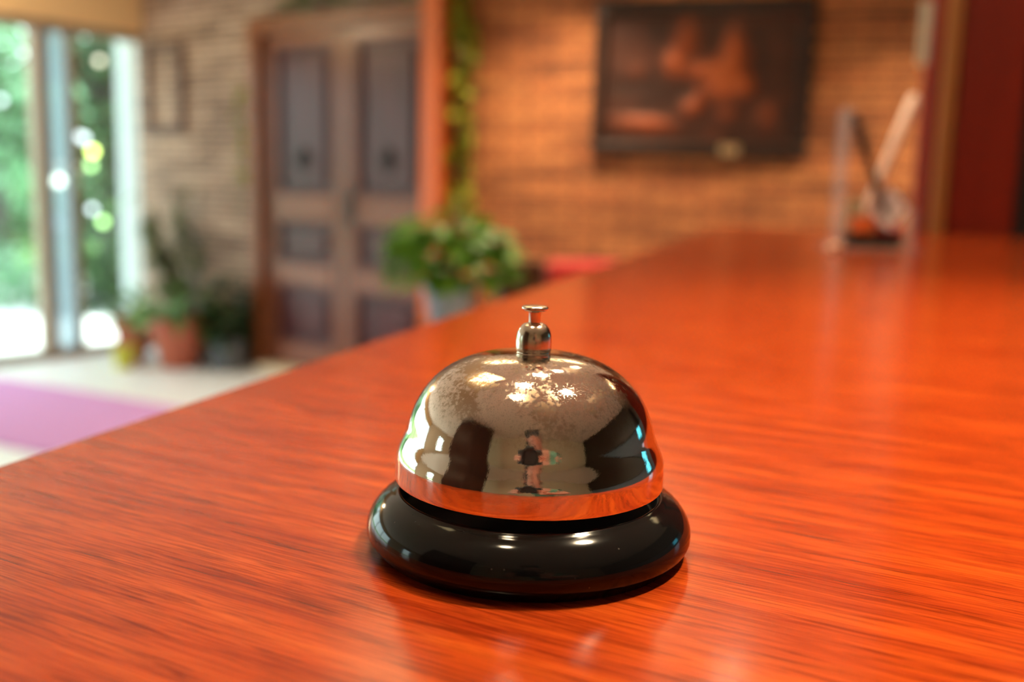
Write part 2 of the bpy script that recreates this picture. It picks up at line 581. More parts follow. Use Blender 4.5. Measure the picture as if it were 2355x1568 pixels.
# ---------------------------------------------------------------- reception counter
L0, L1 = Vector((-.327, -.20, 0)), Vector((.512, 2.46, 0))
Q1 = Vector((1.225, 2.2005, 0)); Q0 = Vector((.466, -.20, 0))
ctr = thing('reception_counter', 'long reception counter with glossy red cherry wood top carrying the call bell', 'counter')
bm = NB(); prism(bm, [(Q0.x, Q0.y), (Q1.x, Q1.y), (L1.x, L1.y), (L0.x, L0.y)], CT - .04, CT, .0025, 3)
obj('countertop', bm, M_counter, ctr)
def inset(p, q, r, k):   # corner q pulled in by k
    return q + ((p - q).normalized() + (r - q).normalized()) * k
pts = [inset(L0, Q0, Q1, .06), inset(Q0, Q1, L1, .06), inset(Q1, L1, L0, .06), inset(L1, L0, Q0, .06)]
bm = NB(); prism(bm, [(p.x, p.y) for p in pts], .08, CT - .04)
obj('counter_body', bm, M_counter_front, ctr)
pts = [inset(L0, Q0, Q1, .10), inset(Q0, Q1, L1, .10), inset(Q1, L1, L0, .10), inset(L1, L0, Q0, .10)]
bm = NB(); prism(bm, [(p.x, p.y) for p in pts], 0, .08)
obj('plinth', bm, M_black_pl, ctr)

# ---------------------------------------------------------------- call bell
BX, BY = .0056, .2549
bell = thing('call_bell', 'nickel dome call bell on round black base in front on the cherry counter', 'call bell', (BX, BY, CT))
mm = .001
def prof(*pr):
    return [(r * mm, z * mm) for r, z in pr]
bm = NB()
lathe(bm, prof((0, .25), (39.5, .25), (39.8, .5), (40.3, 1.2), (41.2, 2.2), (42.0, 3.2), (42.45, 4.3), (42.55, 5.4), (42.4, 6.8), (42.0, 8.2), (41.3, 9.6), (40.3, 11.0), (39.0, 12.3), (37.5, 13.4), (36.2, 14.1), (35.3, 14.6), (34.9, 14.95), (34.5, 15.1), (34.1, 14.95), (33.9, 14.4), (33.6, 12), (33.2, 10), (0, 9.6)), 160)
base = obj('bell_base', bm, M_enamel, bell, smooth=True)
base['label'] = 'glossy black flared base'
bm = NB()
lathe(bm, prof((0, 9.75), (33.0, 9.75), (33.3, 11.0), (33.6, 14.0), (33.85, 14.2), (33.2, 10.2), (0, 9.8)), 96)
obj('well_shade_liner', bm, M_felt, base, smooth=True)  # matt black liner added so the gap under the dome stays dark
bm = NB()
lathe(bm, prof((0, 0), (38.8, 0), (39.3, .1), (39.3, .3), (0, .3)), 96)
obj('base_pad', bm, M_felt, base)
TILT = math.radians(.45)
piv = Vector((-.0003, 0, .0096))
def leaned(o):
    o.location = piv
    o.rotation_euler = (0, TILT, 0)
    return o
def dn(pr):     # profile heights measured from the pivot
    return [(r, z - .0096) for r, z in pr]
# dome shell: vertical skirt, small shoulder, flattened hemisphere
DA, DB, DZ, EXP = 33.3, 34.0, 17.3, 2.70
def dome_r(z):          # gentle cove flaring into the vertical skirt
    q = min(1, max(0, (z - DZ) / DB))
    f_ = min(1, max(0, (31.5 - z) / 8.0))
    return DA * max(0, 1 - q ** EXP) ** (1 / EXP) + 1.75 * f_ * f_ * (3 - 2 * f_)
outer = [(34.75, 18.0), (35.0, 18.15), (35.05, 18.7)]
zl = [19.5 + .35 * k for k in range(33)] + [31.0 + (DZ + DB - 31.0) * math.sin(PI / 2 * k / 60) for k in range(1, 61)]
outer += [(dome_r(z), z) for z in zl]
outer[-1] = (0, DZ + DB)
inner = [(0, DZ + DB - 1.0)] + [(max(0.05, dome_r(z) - 1.0) if dome_r(z) > 6 else dome_r(z) * .8, z - .9) for z in zl[-2:20:-3]] + [(33.7, 24), (34.0, 18.2), (34.3, 18.0), (34.75, 18.0)]
bm = NB(); lathe(bm, dn(prof(*(outer + inner))), 192)
dome = leaned(obj('bell_dome', bm, M_nickel, bell, smooth=True))
dome['label'] = 'worn nickel dome with mirror reflections'
bm = NB()
lathe(bm, dn(prof((0, 9.7), (5, 9.7), (5, 12), (2.2, 12.5), (2.2, 49.9), (0, 49.9))), 32)
leaned(obj('inner_post', bm, M_dark_hole, bell, smooth=True))
bm = NB()
lathe(bm, dn(prof((0, 50.4), (4.6, 50.6), (4.75, 50.8), (4.6, 51.1), (4.35, 51.3), (4.3, 51.6), (4.55, 52.0), (4.62, 52.7), (4.62, 54.5), (4.55, 55.5), (4.3, 56.6), (3.85, 57.6), (3.2, 58.4), (2.6, 58.8), (2.15, 58.95), (1.95, 58.8), (1.9, 57.8), (0, 57.8))), 72)
cap = leaned(obj('bell_cap', bm, M_nickel2, bell, smooth=True))
bm = NB()
lathe(bm, dn(prof((0, 57.9), (1.55, 57.9), (1.55, 61.7), (1.7, 62.0), (2.3, 62.1), (3.1, 62.2), (3.42, 62.5), (3.5, 62.9), (3.35, 63.2), (2.9, 63.4), (0, 63.5))), 56)
leaned(obj('plunger', bm, M_nickel2, bell, smooth=True))

# ---------------------------------------------------------------- acrylic stand with pens and papers on the far end
S0 = Vector((.580, 1.62, CT))
st = thing('acrylic_stand', 'clear acrylic desk stand with one tall side pane at far end of counter', 'desk stand', S0, math.radians(-8))
bm = NB(); box(bm, -.082, .060, -.045, .045, 0, .006, .0015, 1); obj('base_plate', bm, M_acrylic, st)
bm = NB(); box(bm, -.064, -.056, -.035, .045, .006, .222, .002, 1); p_ = obj('tall_pane', bm, M_acrylic, st); p_['label'] = 'tall clear side pane'
bm = NB(); box(bm, .044, .054, -.035, .045, .006, .064, .002, 1); obj('side_pane', bm, M_acrylic, st)
bm = NB(); box(bm, -.048, .044, .041, .045, .006, .066); obj('rear_pane', bm, M_acrylic, st)
bm = NB(); box(bm, -.044, .036, -.030, .030, .0065, .026, .002, 1); o = obj('tray', bm, M_black_pl, st); o['label'] = 'black tray'
def rot_obj(o, loc, rx=0, ry=0, rz=0):
    o.location = loc
    o.rotation_euler = (rx, ry, rz)
    return o
bm = NB(); box(bm, -.036, -.004, -.012, .012, 0, .026, .001, 1)
o = obj('card_pack', bm, M_card); rot_obj(o, S0 + Vector((-.006, -.012, .0265)), rz=-.08)
tag(o, 'small pack of orange cards in the black tray of the acrylic stand', 'card pack')
bm = NB(); box(bm, -.036, .014, -.004, .004, 0, .052, .001, 1)
o = obj('card', bm, M_greencard); rot_obj(o, S0 + Vector((-.006, .018, .0265)), rz=-.08)
tag(o, 'sage coloured card standing behind the orange cards in the acrylic stand', 'card')
bm = NB(); box(bm, -.018, .018, -.010, .010, 0, .016, .001, 1)
o = obj('eraser_block', bm, M_redcard); rot_obj(o, S0 + Vector((.017, -.014, .0265)), rz=-.08)
tag(o, 'small crimson eraser block lying in the black tray beside the orange cards', 'eraser')
def crumple(w, h, thick, seed, amp=.006):
    bm = NB()
    random.seed(seed)
    nx, nz = 7, 9
    gv = [[bm.verts.new((-w / 2 + w * i / nx, random.uniform(-amp, amp), h * j / nz)) for i in range(nx + 1)] for j in range(nz + 1)]
    for j in range(nz):
        for i in range(nx):
            bm.faces.new((gv[j][i], gv[j][i + 1], gv[j + 1][i + 1], gv[j + 1][i]))
    bmesh.ops.solidify(bm, geom=bm.faces[:], thickness=thick)
    return bm
o = obj('paper_slip', crumple(.044, .078, .001, 3, .003), M_paper); rot_obj(o, S0 + Vector((-.006, -.034, .044)), rx=math.radians(-42), ry=math.radians(44), rz=-.1)
tag(o, 'white paper slip leaning to the right in the acrylic stand', 'paper slip')
o = obj('paper_slip', crumple(.018, .055, .001, 5, .003), M_pinkpaper); rot_obj(o, S0 + Vector((.002, .027, .030)), ry=math.radians(6), rz=.05)
tag(o, 'pink paper slip standing upright behind the white slip in the acrylic stand', 'paper slip')
def pen(name, a, b, r, m, label, cat):
    bm = NB()
    a, b = Vector(a), Vector(b)
    d = b - a
    L = d.length
    lathe(bm, [(0, 0), (r * .25, .001), (r * .9, .022), (r, .026), (r, L * .62), (r * 1.12, L * .625), (r * 1.12, L - .006), (r * .8, L - .001), (0, L)], 16)
    o = obj(name, bm, m, smooth=True)
    o.location = a
    o.rotation_euler = d.to_track_quat('Z', 'Y').to_euler()
    t = tag(o, label, cat)
    bm = NB(); box(bm, r * 1.0, r * 1.5, -.0015, .0015, L * .68, L - .004, .0004, 1)
    obj('clip', bm, M_iron if m is M_pen_dark else M_pen_pale, o)
    return o
pen('pen', S0 + Vector((.022, -.012, .027)), S0 + Vector((-.060, -.030, .214)), .0058, M_pen_dark, 'dark slim pen leaning left in the acrylic stand', 'pen')
pen('marker_pen', S0 + Vector((-.021, -.004, .055)), S0 + Vector((.050, .010, .246)), .0082, M_pen_pale, 'thick pale peach marker leaning right in the acrylic stand', 'pen')
bm = NB(); lathe(bm, [(0, 0), (.010, .0005), (.0125, .003), (.0125, .009), (.009, .012), (0, .0125)], 24)
o = obj('glint_disc', bm, M_glint_disc, loc=Vector((.497, 1.56, CT + .0003)), smooth=True)  # peach disc added in place of a blurred bright reflection
tag(o, 'little peach disc added for a bright glint on the counter left of the acrylic stand', 'eraser')

# ---------------------------------------------------------------- tall mahogany cabinet behind the counter's far end
cabp = L1 + ED * .431 + Vector((ED.y, -ED.x, 0)) * -.0 + Vector((-ED.y, ED.x, 0)) * .012
cab = thing('tall_cabinet', 'tall dark mahogany cabinet behind the far end of the counter', 'cabinet', cabp, RE)
W_ = 1.15
bm = NB(); box(bm, 0, W_, .03, .55, 0, 2.42, .004, 1); obj('cabinet_body', bm, M_cab, cab)
bm = NB(); box(bm, 0, .029, .004, .03, 0, 2.42, .004, 1); obj('side_stile', bm, M_cab, cab)
bm = NB(); box(bm, .029, .063, -.004, .03, 0, 2.42, .004, 1); o = obj('trim_strip', bm, M_trim, cab); o['label'] = 'lighter brown vertical trim strip'
bm = NB(); box(bm, .063, .205, .012, .03, .06, 2.38, .004, 1); o = obj('door_panel', bm, M_cab, cab)
bm = NB(); box(bm, .205, .28, .022, .03, .06, 2.38); o = obj('gap_shade', bm, M_cabdark, cab); o['label'] = 'black strip painted as a shaded gap'  # solid black strip, the shade of a gap put into its colour
bm = NB(); box(bm, .28, W_ - .02, .012, .03, .06, 2.38, .004, 1); obj('door_panel', bm, M_cab, cab)
bm = NB(); box(bm, -.026, -.0008, .032, .034, 1.48, 1.62, .0008, 1)
o = obj('paper_tag', bm, M_note, loc=cabp, rz=RE)
tag(o, 'narrow pale paper tag fixed to the left edge of the tall cabinet', 'paper tag')

# ---------------------------------------------------------------- framed copper relief
pic = thing('framed_picture', 'large dark framed copper relief picture hanging on the lit brick wall', 'picture', BEND + D3 * .712 + Vector((0, 0, 1.337)), R3)
PW, PH = 1.025, .722
bm = NB()
fw = .06
for a in ((0, PW, 0, fw), (0, PW, PH - fw, PH), (0, fw, fw, PH - fw), (PW - fw, PW, fw, PH - fw)):
    box(bm, a[0], a[1], -.055, -.004, a[2], a[3], .012, 2)
obj('frame', bm, M_black_wood, pic)
M_copper = mat('copper_relief', (.30, .10, .04), .5, metal=.35)
g = NT(M_copper)
n = g.noise(g.coords(), 5.5, 4, .6, .4)
at_ = g.n('ShaderNodeAttribute'); at_.attribute_name = 'relief'
mixv = g.math('ADD', g.math('MULTIPLY', n, .55), g.math('MULTIPLY', at_.outputs['Fac'], .75))
g.l(g.ramp(mixv, [(.22, (.035, .012, .008)), (.42, (.095, .024, .011)), (.75, (.27, .055, .014)), (1.0, (.40, .09, .022))]), g.b.inputs['Base Color'])
blobs = [(.42, .80, .06, .17, .6), (.36, .62, .05, .08, .85), (.52, .56, .11, .055, .95), (.66, .70, .055, .16, .85), (.62, .52, .10, .13, .7), (.71, .44, .06, .07, 1.0), (.60, .42, .05, .08, .7),
         (.46, .28, .055, .06, .85), (.50, .36, .03, .07, .55), (.16, .17, .13, .05, .55), (.30, .15, .12, .05, .5), (.17, .56, .05, .06, .25), (.64, .24, .06, .06, .45), (.84, .23, .05, .10, .4), (.80, .60, .03, .12, -.2), (.12, .44, .10, .06, -.15)]
bm = NB()
nx, nz = 90, 64
vals = []
gv = []
for j in range(nz + 1):
    row = []
    for i in range(nx + 1):
        u, w = i / nx, j / nz
        h = sum(a * math.exp(-((u - bx) / sx) ** 2 - ((w - bz) / sz) ** 2) for bx, bz, sx, sz, a in blobs)
        h = max(-.2, min(1.2, h))
        row.append(bm.verts.new((fw - .01 + (PW - 2 * fw + .02) * u, -.018 - .018 * h, fw - .01 + (PH - 2 * fw + .02) * w)))
        vals.append(h)
    gv.append(row)
for j in range(nz):
    for i in range(nx):
        bm.faces.new((gv[j][i], gv[j][i + 1], gv[j + 1][i + 1], gv[j + 1][i]))
o = obj('relief_panel', bm, M_copper, pic, smooth=True, auto=False)
o['label'] = 'embossed copper relief'
ca = o.data.attributes.new('relief', 'FLOAT', 'POINT')
ca.data.foreach_set('value', vals)
bm = NB(); box(bm, fw * .5, PW - fw * .5, -.012, -.004, fw * .5, PH - fw * .5); obj('backing_board', bm, M_black_wood, pic)
bm = NB(); box(bm, .625, .715, -.064, -.054, .004, .052, .002, 1); o = obj('glare_plate', bm, M_glare_plate, pic); o['label'] = 'small metal plate added for a glare spot'  # shiny plate added in place of a glare on the frame varnish

# ---------------------------------------------------------------- climbing vine round the door post and over the door
def vine(name, path, n, size, label, seed, m=M_leaf_vine, jitter=.05, side=Vector((0, -1, 0))):
    random.seed(seed)
    v = thing(name, label, 'vine', path[0])
    p0 = Vector(path[0])
    bm = NB()
    pts = []
    for a, b in zip(path, path[1:]):
        a, b = Vector(a) - p0, Vector(b) - p0
        for k in range(8):
            pts.append(a.lerp(b, k / 8) + Vector((random.uniform(-.012, .012), random.uniform(-.006, .006), random.uniform(-.01, .01))))
    pts.append(Vector(path[-1]) - p0)
    tube(bm, pts, .005, 6)
    obj('stem', bm, M_stem, v, smooth=True)
    bm = NB()
    for k in range(n):
        c = pts[random.randrange(len(pts))]
        d = Vector((random.uniform(-1, 1), random.uniform(-.8, .1), random.uniform(-1, .4)))
        leaf(bm, c + Vector((random.uniform(-jitter, jitter) * .4, -.01, 0)), d, size * random.uniform(.7, 1.2), size * random.uniform(.6, .8), .3)
    obj('foliage', bm, m, v)
    return v
def onwall(P, D, s, z, off=.03):
    nrm = Vector((D.y, -D.x, 0))      # towards the room
    q = P + D * s + nrm * off
    return Vector((q.x, q.y, z))
vine('ivy_vine', [onwall(BEND, D3, .045, 2.40, .05), onwall(BEND, D3, .045, 2.0, .05), onwall(BEND, D3, .065, 1.7, .05), onwall(BEND, D3, .045, 1.35, .05), onwall(BEND, D3, .055, 1.05, .05)], 130, .095, 'thin yellow green ivy trailing down the lit brick beside the orange post', 11)
vine('ivy_vine', [onwall(CORNER, E1, 1.55, 2.17, .08), onwall(CORNER, E1, 1.9, 2.20, .08), onwall(CORNER, E1, 2.5, 2.18, .08)], 50, .09, 'green ivy trailing across the brick above the double door', 12, M_leaf_olive)
vine('ivy_vine', [onwall(CORNER, E1, 1.12, 1.75, .05), onwall(CORNER, E1, 1.10, 1.4, .05), onwall(CORNER, E1, 1.11, 1.0, .05)], 26, .065, 'wispy ivy strand hanging on the brick left of the door frame', 13, M_leaf_vine)

# ---------------------------------------------------------------- plants
def pot(parent, r0, r1, h, m, z=0):
    bm = NB()
    lathe(bm, [(0, z), (r0, z), (r1 * .96, z + h * .82), (r1 * 1.03, z + h * .82), (r1 * 1.05, z + h), (r1 * .93, z + h), (r1 * .90, z + h * .84), (0, z + h * .84)], 40)
    p = obj('pot', bm, m, parent, smooth=True)
    bm = NB()
    lathe(bm, [(0, z + h * .845), (r1 * .895, z + h * .845), (r1 * .895, z + h * .87), (0, z + h * .90)], 32)
    obj('soil', bm, M_soil, parent)
    return p
def clear_walls(bm, o):
    base = o.location
    for v in bm.verts:
        p = base + v.co
        if p.y < 4.8:
            continue
        for nrm, d0 in ((Vector((E1.y, -E1.x, 0)), .02), (Vector((E1.x, E1.y, 0)), .07)):
            d = (p - CORNER).dot(nrm)
            if d < d0:
                v.co += nrm * (d0 - d + .01)
                p = base + v.co
def bushy(parent, c, n, spread, height, size, m, seed, droop=.35, wid=.6, up=.5, stems=9, hmin=-.1):
    random.seed(seed)
    c = Vector(c)
    bs, bl = NB(), NB()
    for k in range(stems):
        a = random.uniform(0, 2 * PI)
        tip = c + Vector((math.cos(a) * spread * random.uniform(.3, .8), math.sin(a) * spread * random.uniform(.3, .8), height * random.uniform(.4, .95)))
        mid = c.lerp(tip, .5) + Vector((0, 0, height * .12))
        tube(bs, [c + Vector((math.cos(a) * .02, math.sin(a) * .02, -.06)), mid, tip], [.007, .005, .003], 6)
    obj('stems', bs, M_stem, parent, smooth=True)
    for k in range(n):
        a = random.uniform(0, 2 * PI)
        rr = spread * math.sqrt(random.random())
        z = height * (random.uniform(hmin, 1.0)) * (1 - .45 * (rr / spread) ** 2)
        p = c + Vector((math.cos(a) * rr, math.sin(a) * rr, z))
        d = Vector((math.cos(a) + random.uniform(-.5, .5), math.sin(a) + random.uniform(-.5, .5), up * random.uniform(-.6, 1)))
        leaf(bl, p, d, size * random.uniform(.7, 1.25), size * wid * random.uniform(.8, 1.15), droop)
    clear_walls(bl, parent); obj('foliage', bl, m, parent)

# pothos beside the counter, on a stand
pp = Vector((-.255, 4.0, 0))
t_ = thing('plant_stand', 'dark plant stand behind the counter edge under the zinc pot', 'plant stand', pp)
bm = NB(); lathe(bm, [(0, .575), (.13, .575), (.135, .585), (.135, .595), (.13, .60), (0, .60)], 32); obj('top', bm, M_dark_wood, t_, smooth=True)
for k in range(4):
    a = PI / 4 + k * PI / 2
    bm = NB(); tube(bm, [(.10 * math.cos(a), .10 * math.sin(a), .576), (.14 * math.cos(a), .14 * math.sin(a), 0)], .013, 8); obj('leg', bm, M_dark_wood, t_, smooth=True)
ph = thing('potted_plant', 'bright green leafy potted plant in a zinc pot behind the counter edge', 'potted plant', pp + Vector((0, 0, .60)))
pot(ph, .075, .11, .19, M_zinc)
bushy(ph, (0, 0, .20), 210, .215, .29, .115, M_leaf, 21, .3, .62, .6, 14, -.08)

# terracotta pot with spiky plant, by the glass
pt = Vector((-2.065, 6.13, 0))
ph = thing('potted_plant', 'big terracotta pot with green plant on the pale floor by the glass front', 'potted plant', pt)
pot(ph, .11, .185, .31, M_terra)
bushy(ph, (0, 0, .29), 75, .21, .24, .16, M_leaf_mid, 22, .4, .45, .8, 10, -.1)
pt = Vector((-2.41, 6.28, 0))
ph = thing('potted_plant', 'smaller terracotta pot with pale leaved plant half hidden behind the big terracotta pot', 'potted plant', pt)
pot(ph, .075, .125, .29, M_terra)
bushy(ph, (0, 0, .27), 40, .11, .20, .11, M_leaf_mid, 23, .4, .5, .8, 8, -.3)
# yellow watering can shape -> small yellow pot at its foot
bm = NB(); lathe(bm, [(0, 0), (.05, 0), (.07, .12), (.075, .13), (.065, .13), (.05, .02), (0, .02)], 24)
o = obj('small_pot', bm, mat('yellow_pot', (.62, .60, .06), .5), loc=(-2.37, 6.02, 0), smooth=True)
tag(o, 'little yellow pot on the floor left of the big terracotta pot', 'small pot')
# dark bushy plant right of it
pt = Vector((-1.74, 6.06, 0))
ph = thing('potted_plant', 'dark bushy plant in a grey pot on the floor left of the double door', 'potted plant', pt)
pot(ph, .09, .115, .20, M_darkpot)
bushy(ph, (0, 0, .20), 120, .11, .42, .11, M_leaf_dark, 24, .35, .55, .6, 12, -.1)
# tall slender plant against the brick
pt = Vector((-2.20, 6.46, 0))
ph = thing('potted_plant', 'tall thin stemmed plant with drooping leaves against the brick by the glass front', 'potted plant', pt)
pot(ph, .08, .105, .24, M_darkpot)
random.seed(25)
bs, bl = NB(), NB()
for k in range(7):
    a = random.uniform(0, 2 * PI)
    tip = Vector((math.cos(a) * random.uniform(.05, .30), math.sin(a) * .05 - .03, random.uniform(.80, 1.12)))
    mid = Vector((tip.x * .35, tip.y * .4, tip.z * .6))
    tube(bs, [(0, 0, .20), mid, tip], [.011, .008, .004], 6)
    for q in range(20):
        f_ = random.uniform(.45, 1.0)
        p = Vector((0, 0, .20)).lerp(mid, f_ * 2) if f_ < .5 else mid.lerp(tip, (f_ - .5) * 2)
        leaf(bl, p, (random.uniform(-1, 1), random.uniform(-.5, .2), random.uniform(-.5, .5)), .12 * random.uniform(.7, 1.2), .055, .6)
obj('stems', bs, M_stem, ph, smooth=True)
clear_walls(bl, ph); obj('foliage', bl, M_leaf_olive, ph)

# ---------------------------------------------------------------- armchair with red back
ac = thing('armchair', 'dark wooden armchair with red cushion back beyond the counter edge', 'armchair', (.40, 4.35, 0), math.radians(10))
bm = NB(); box(bm, -.27, .27, -.26, .26, .34, .40, .01, 2); obj('seat_frame', bm, M_dark_wood, ac)
bm = NB(); box(bm, -.25, .25, -.25, .24, .40, .49, .03, 3); o = obj('seat_cushion', bm, M_red, ac, smooth=True)
bm = NB(); box(bm, -.22, .30, .17, .27, .52, .845, .035, 3); o = obj('back_cushion', bm, M_red, ac, smooth=True); o['label'] = 'red padded back'
for sx in (-1, 1):
    for sy in (-1, 1):
        bm = NB(); tube(bm, [(sx * .25, sy * .24, 0), (sx * .25, sy * .24, .35)], [.018, .024], 8); obj('leg', bm, M_dark_wood, ac, smooth=True)
    bm = NB()
    tube(bm, [(sx * .27, -.24, .36), (sx * .28, -.24, .68), (sx * .28, -.10, .70), (sx * .28, .25, .74)], .022, 8)
    tube(bm, [(sx * .27, .25, .36), (sx * .28, .27, .80 if sx > 0 else .84)], .025, 8)
    obj('armrest', bm, M_dark_wood, ac, smooth=True)
bm = NB(); box(bm, -.44, -.235, .14, .29, .34, .845, .02, 2); obj('side_panel', bm, M_dark_wood, ac)

# ---------------------------------------------------------------- rug
bm = NB(); box(bm, -.85, 1.6, -.46, .46, .0005, .012, .003, 1)
o = obj('rug', bm, M_rug, loc=Vector((-2.35, 4.80, 0)), rz=math.radians(-27))
tag(o, 'mauve runner rug on the pale floor leading from the glass front', 'rug')

# ---------------------------------------------------------------- ceiling lights (mirrored in the bell)
LZ = CH
def downlight(x, y, r, s, label, power, size=1.6, soft=.06):
    t = thing('downlight', label, 'ceiling light', (x, y, LZ), 0, 'round ceiling spots mirrored in the bell')
    bm = NB(); lathe(bm, [(r * 1.0, 0), (r * 1.25, 0), (r * 1.25, -.02), (r * 1.02, -.03), (r, -.012)], 32)
    obj('ring', bm, M_fix, t, smooth=True)
    bm = NB(); lathe(bm, [(0, -.013), (r * .99, -.013), (r * .99, -.004), (0, -.004)], 32)
    obj('diffuser', bm, M_lamp_warm if s > 20 else M_lamp_soft, t)
    ld = bpy.data.lights.new('spot_lamp', 'SPOT')
    ld.energy = power
    ld.color = (1.0, .79, .50)
    ld.spot_size = size
    ld.spot_blend = .15 if size > 3 else 1.0
    ld.shadow_soft_size = soft
    lo = bpy.data.objects.new('spot_lamp', ld)
    COL.objects.link(lo)
    lo.parent = t
    lo.location = (0, 0, -.05)
    return t
DL = [(-.08, .61, 'nearest'), (.12, 1.17, 'second'), (.31, 1.64, 'third'), (.56, 2.42, 'farthest')]
for x, y, w in DL:
    downlight(x, y, .06 if w in ('nearest', 'second') else .045, 30, 'round warm ceiling spot, %s of the four in a row over the counter' % w, {'farthest': 45, 'third': 34}.get(w, 14))
downlight(-.21, .12, .04, 30, 'round warm ceiling spot right over the near end of the counter', 12)
downlight(.51, .46, .05, 30, 'round warm ceiling spot right of the counter row', 260, 1.15)
downlight(.15, 4.55, .05, 10, 'round warm ceiling spot washing the brick by the orange post', 230, 1.9)
downlight(1.75, 3.95, .05, 10, 'round warm ceiling spot washing the brick right of the picture', 240, 1.9)
downlight(-.75, 4.7, .05, 10, 'round warm ceiling spot before the double door', 40, 1.7)
downlight(-3.25, 5.25, .05, 10, 'added round warm ceiling spot brightening the bulkhead by the glass front', 55, 3.1, .12)  # extra lamp, added to lift the bulkhead over the glass
def panel_light(x, y, w, d, rz, label):
    t = thing('light_panel', label, 'ceiling light', (x, y, LZ), rz, 'flat ceiling light panels')
    bm = NB()
    for a in ((-w / 2 - .03, -w / 2, -d / 2 - .03, d / 2 + .03), (w / 2, w / 2 + .03, -d / 2 - .03, d / 2 + .03), (-w / 2, w / 2, -d / 2 - .03, -d / 2), (-w / 2, w / 2, d / 2, d / 2 + .03)):
        box(bm, a[0], a[1], a[2], a[3], -.02, -.001)
    obj('frame', bm, M_fix, t)
    bm = NB(); box(bm, -w / 2, w / 2, -d / 2, d / 2, -.012, -.004); obj('diffuser', bm, M_lamp_panel, t)
panel_light(-.60, 1.15, .42, .62, .35, 'square warm ceiling panel left of the counter')
panel_light(-.26, 2.70, .42, .62, .35, 'warm ceiling panel over the far left of the counter')
panel_light(.50, 3.70, .42, .62, .35, 'warm ceiling panel beyond the counter')
panel_light(1.42, 2.22, .22, .62, .5, 'narrow warm ceiling panel over the cabinet side')

# ---------------------------------------------------------------- things behind the lens, seen mirrored in the bell
wr = thing('wardrobe', 'tall dark brown wardrobe mirrored as a dark block in the bell dome', 'wardrobe', (-1.45, -.70, 0), math.radians(118))
bm = NB(); box(bm, -.62, .62, .02, .45, 0, 2.40, .01, 1); obj('carcass', bm, M_wardrobe, wr)
for sx in (-1, 1):
    bm = NB(); box(bm, min(sx * .01, sx * .61), max(sx * .01, sx * .61), 0, .02, .08, 2.36, .004, 1); dd_ = obj('door', bm, M_wardrobe, wr)
    bm = NB(); tube(bm, [(sx * .06, -.03, 1.0), (sx * .06, -.03, 1.25)], .008, 8); obj('handle', bm, M_iron, dd_, smooth=True)
sc_ = thing('wall_screen', 'slim cyan lit screen on the grey right wall mirrored at the bell edge', 'screen', (2.695, 1.75, 1.20), -PI / 2)
bm = NB(); box(bm, -.22, .22, -.05, -.002, 0, .62, .005, 1); obj('housing', bm, M_black_pl, sc_)
bm = NB(); box(bm, -.20, .20, -.053, -.0505, .02, .60); obj('display', bm, M_screen, sc_)

# camera held by the photographer (behind the lens point)
pc = thing('photo_camera', 'black camera held up behind the counter mirrored in the bell', 'camera', (0, 0, HC))
pc.rotation_euler = (-PITCH, 0, 0)
bm = NB(); box(bm, -.065, .065, -.15, -.09, -.045, .04, .010, 2); box(bm, -.025, .025, -.145, -.095, .035, .065, .008, 2); obj('camera_body', bm, M_cam, pc)
bm = NB()
lathe(bm, [(0, .0), (.034, 0), (.034, .055), (.036, .06), (.036, .075), (.031, .076), (.030, .065), (0, .062)], 40)
bmesh.ops.rotate(bm, verts=bm.verts, cent=(0, 0, 0), matrix=Matrix.Rotation(-PI / 2, 3, 'X'))
bmesh.ops.translate(bm, verts=bm.verts, vec=(0, -.092, 0))
obj('lens_barrel', bm, M_cam, pc, smooth=True)

# photographer
def skin_body(name, m, nodes, edges, parent=None, root=0, sub=2):
    me = bpy.data.meshes.new(name)
    me.from_pydata([n[0] for n in nodes], edges, [])
    me.materials.append(m)
    o = bpy.data.objects.new(name, me)
    COL.objects.link(o)
    if parent is not None:
        o.parent = parent
    md = o.modifiers.new('skin', 'SKIN')
    md.use_smooth_shade = True
    for i, n in enumerate(nodes):
        r = n[1]
        me.skin_vertices[0].data[i].radius = r if isinstance(r, tuple) else (r, r)
    me.skin_vertices[0].data[root].use_root = True
    sb = o.modifiers.new('sub', 'SUBSURF')
    sb.levels = sb.render_levels = sub
    return o
per = thing('person', 'person in a green shirt bending behind a camera, mirrored small in the bell dome', 'person', (.22, -.78, 0))
# positions relative to the person's base
def P(x, y, z):
    return (x - .22, y + .78, z)
body = skin_body('body', M_skin, [
    (P(.22, -.80, .93), .13), (P(.21, -.74, 1.10), .125), (P(.19, -.64, 1.24), .13), (P(.15, -.55, 1.33), .10),
    (P(.10, -.49, 1.385), .052), (P(.05, -.44, 1.44), .07), (P(.03, -.41, 1.50), .075), (P(.02, -.405, 1.55), .055),
    (P(-.02, -.60, 1.31), .055), (P(-.17, -.44, 1.16), .042), (P(-.085, -.17, 1.17), .028), (P(-.075, -.135, 1.18), .03),
    (P(.32, -.52, 1.30), .055), (P(.34, -.33, 1.17), .042), (P(.10, -.17, 1.17), .028), (P(.085, -.135, 1.18), .03),
    (P(.13, -.82, .88), .085), (P(.12, -.74, .48), .058), (P(.11, -.86, .10), .042), (P(.10, -.78, .04), .04), (P(.09, -.66, .03), .03),
    (P(.31, -.82, .88), .085), (P(.33, -.74, .48), .058), (P(.34, -.86, .10), .042), (P(.35, -.78, .04), .04), (P(.36, -.66, .03), .03)],
    [(0, 1), (1, 2), (2, 3), (3, 4), (4, 5), (5, 6), (6, 7), (3, 8), (8, 9), (9, 10), (10, 11), (3, 12), (12, 13), (13, 14), (14, 15),
     (0, 16), (16, 17), (17, 18), (18, 19), (19, 20), (0, 21), (21, 22), (22, 23), (23, 24), (24, 25)], per)
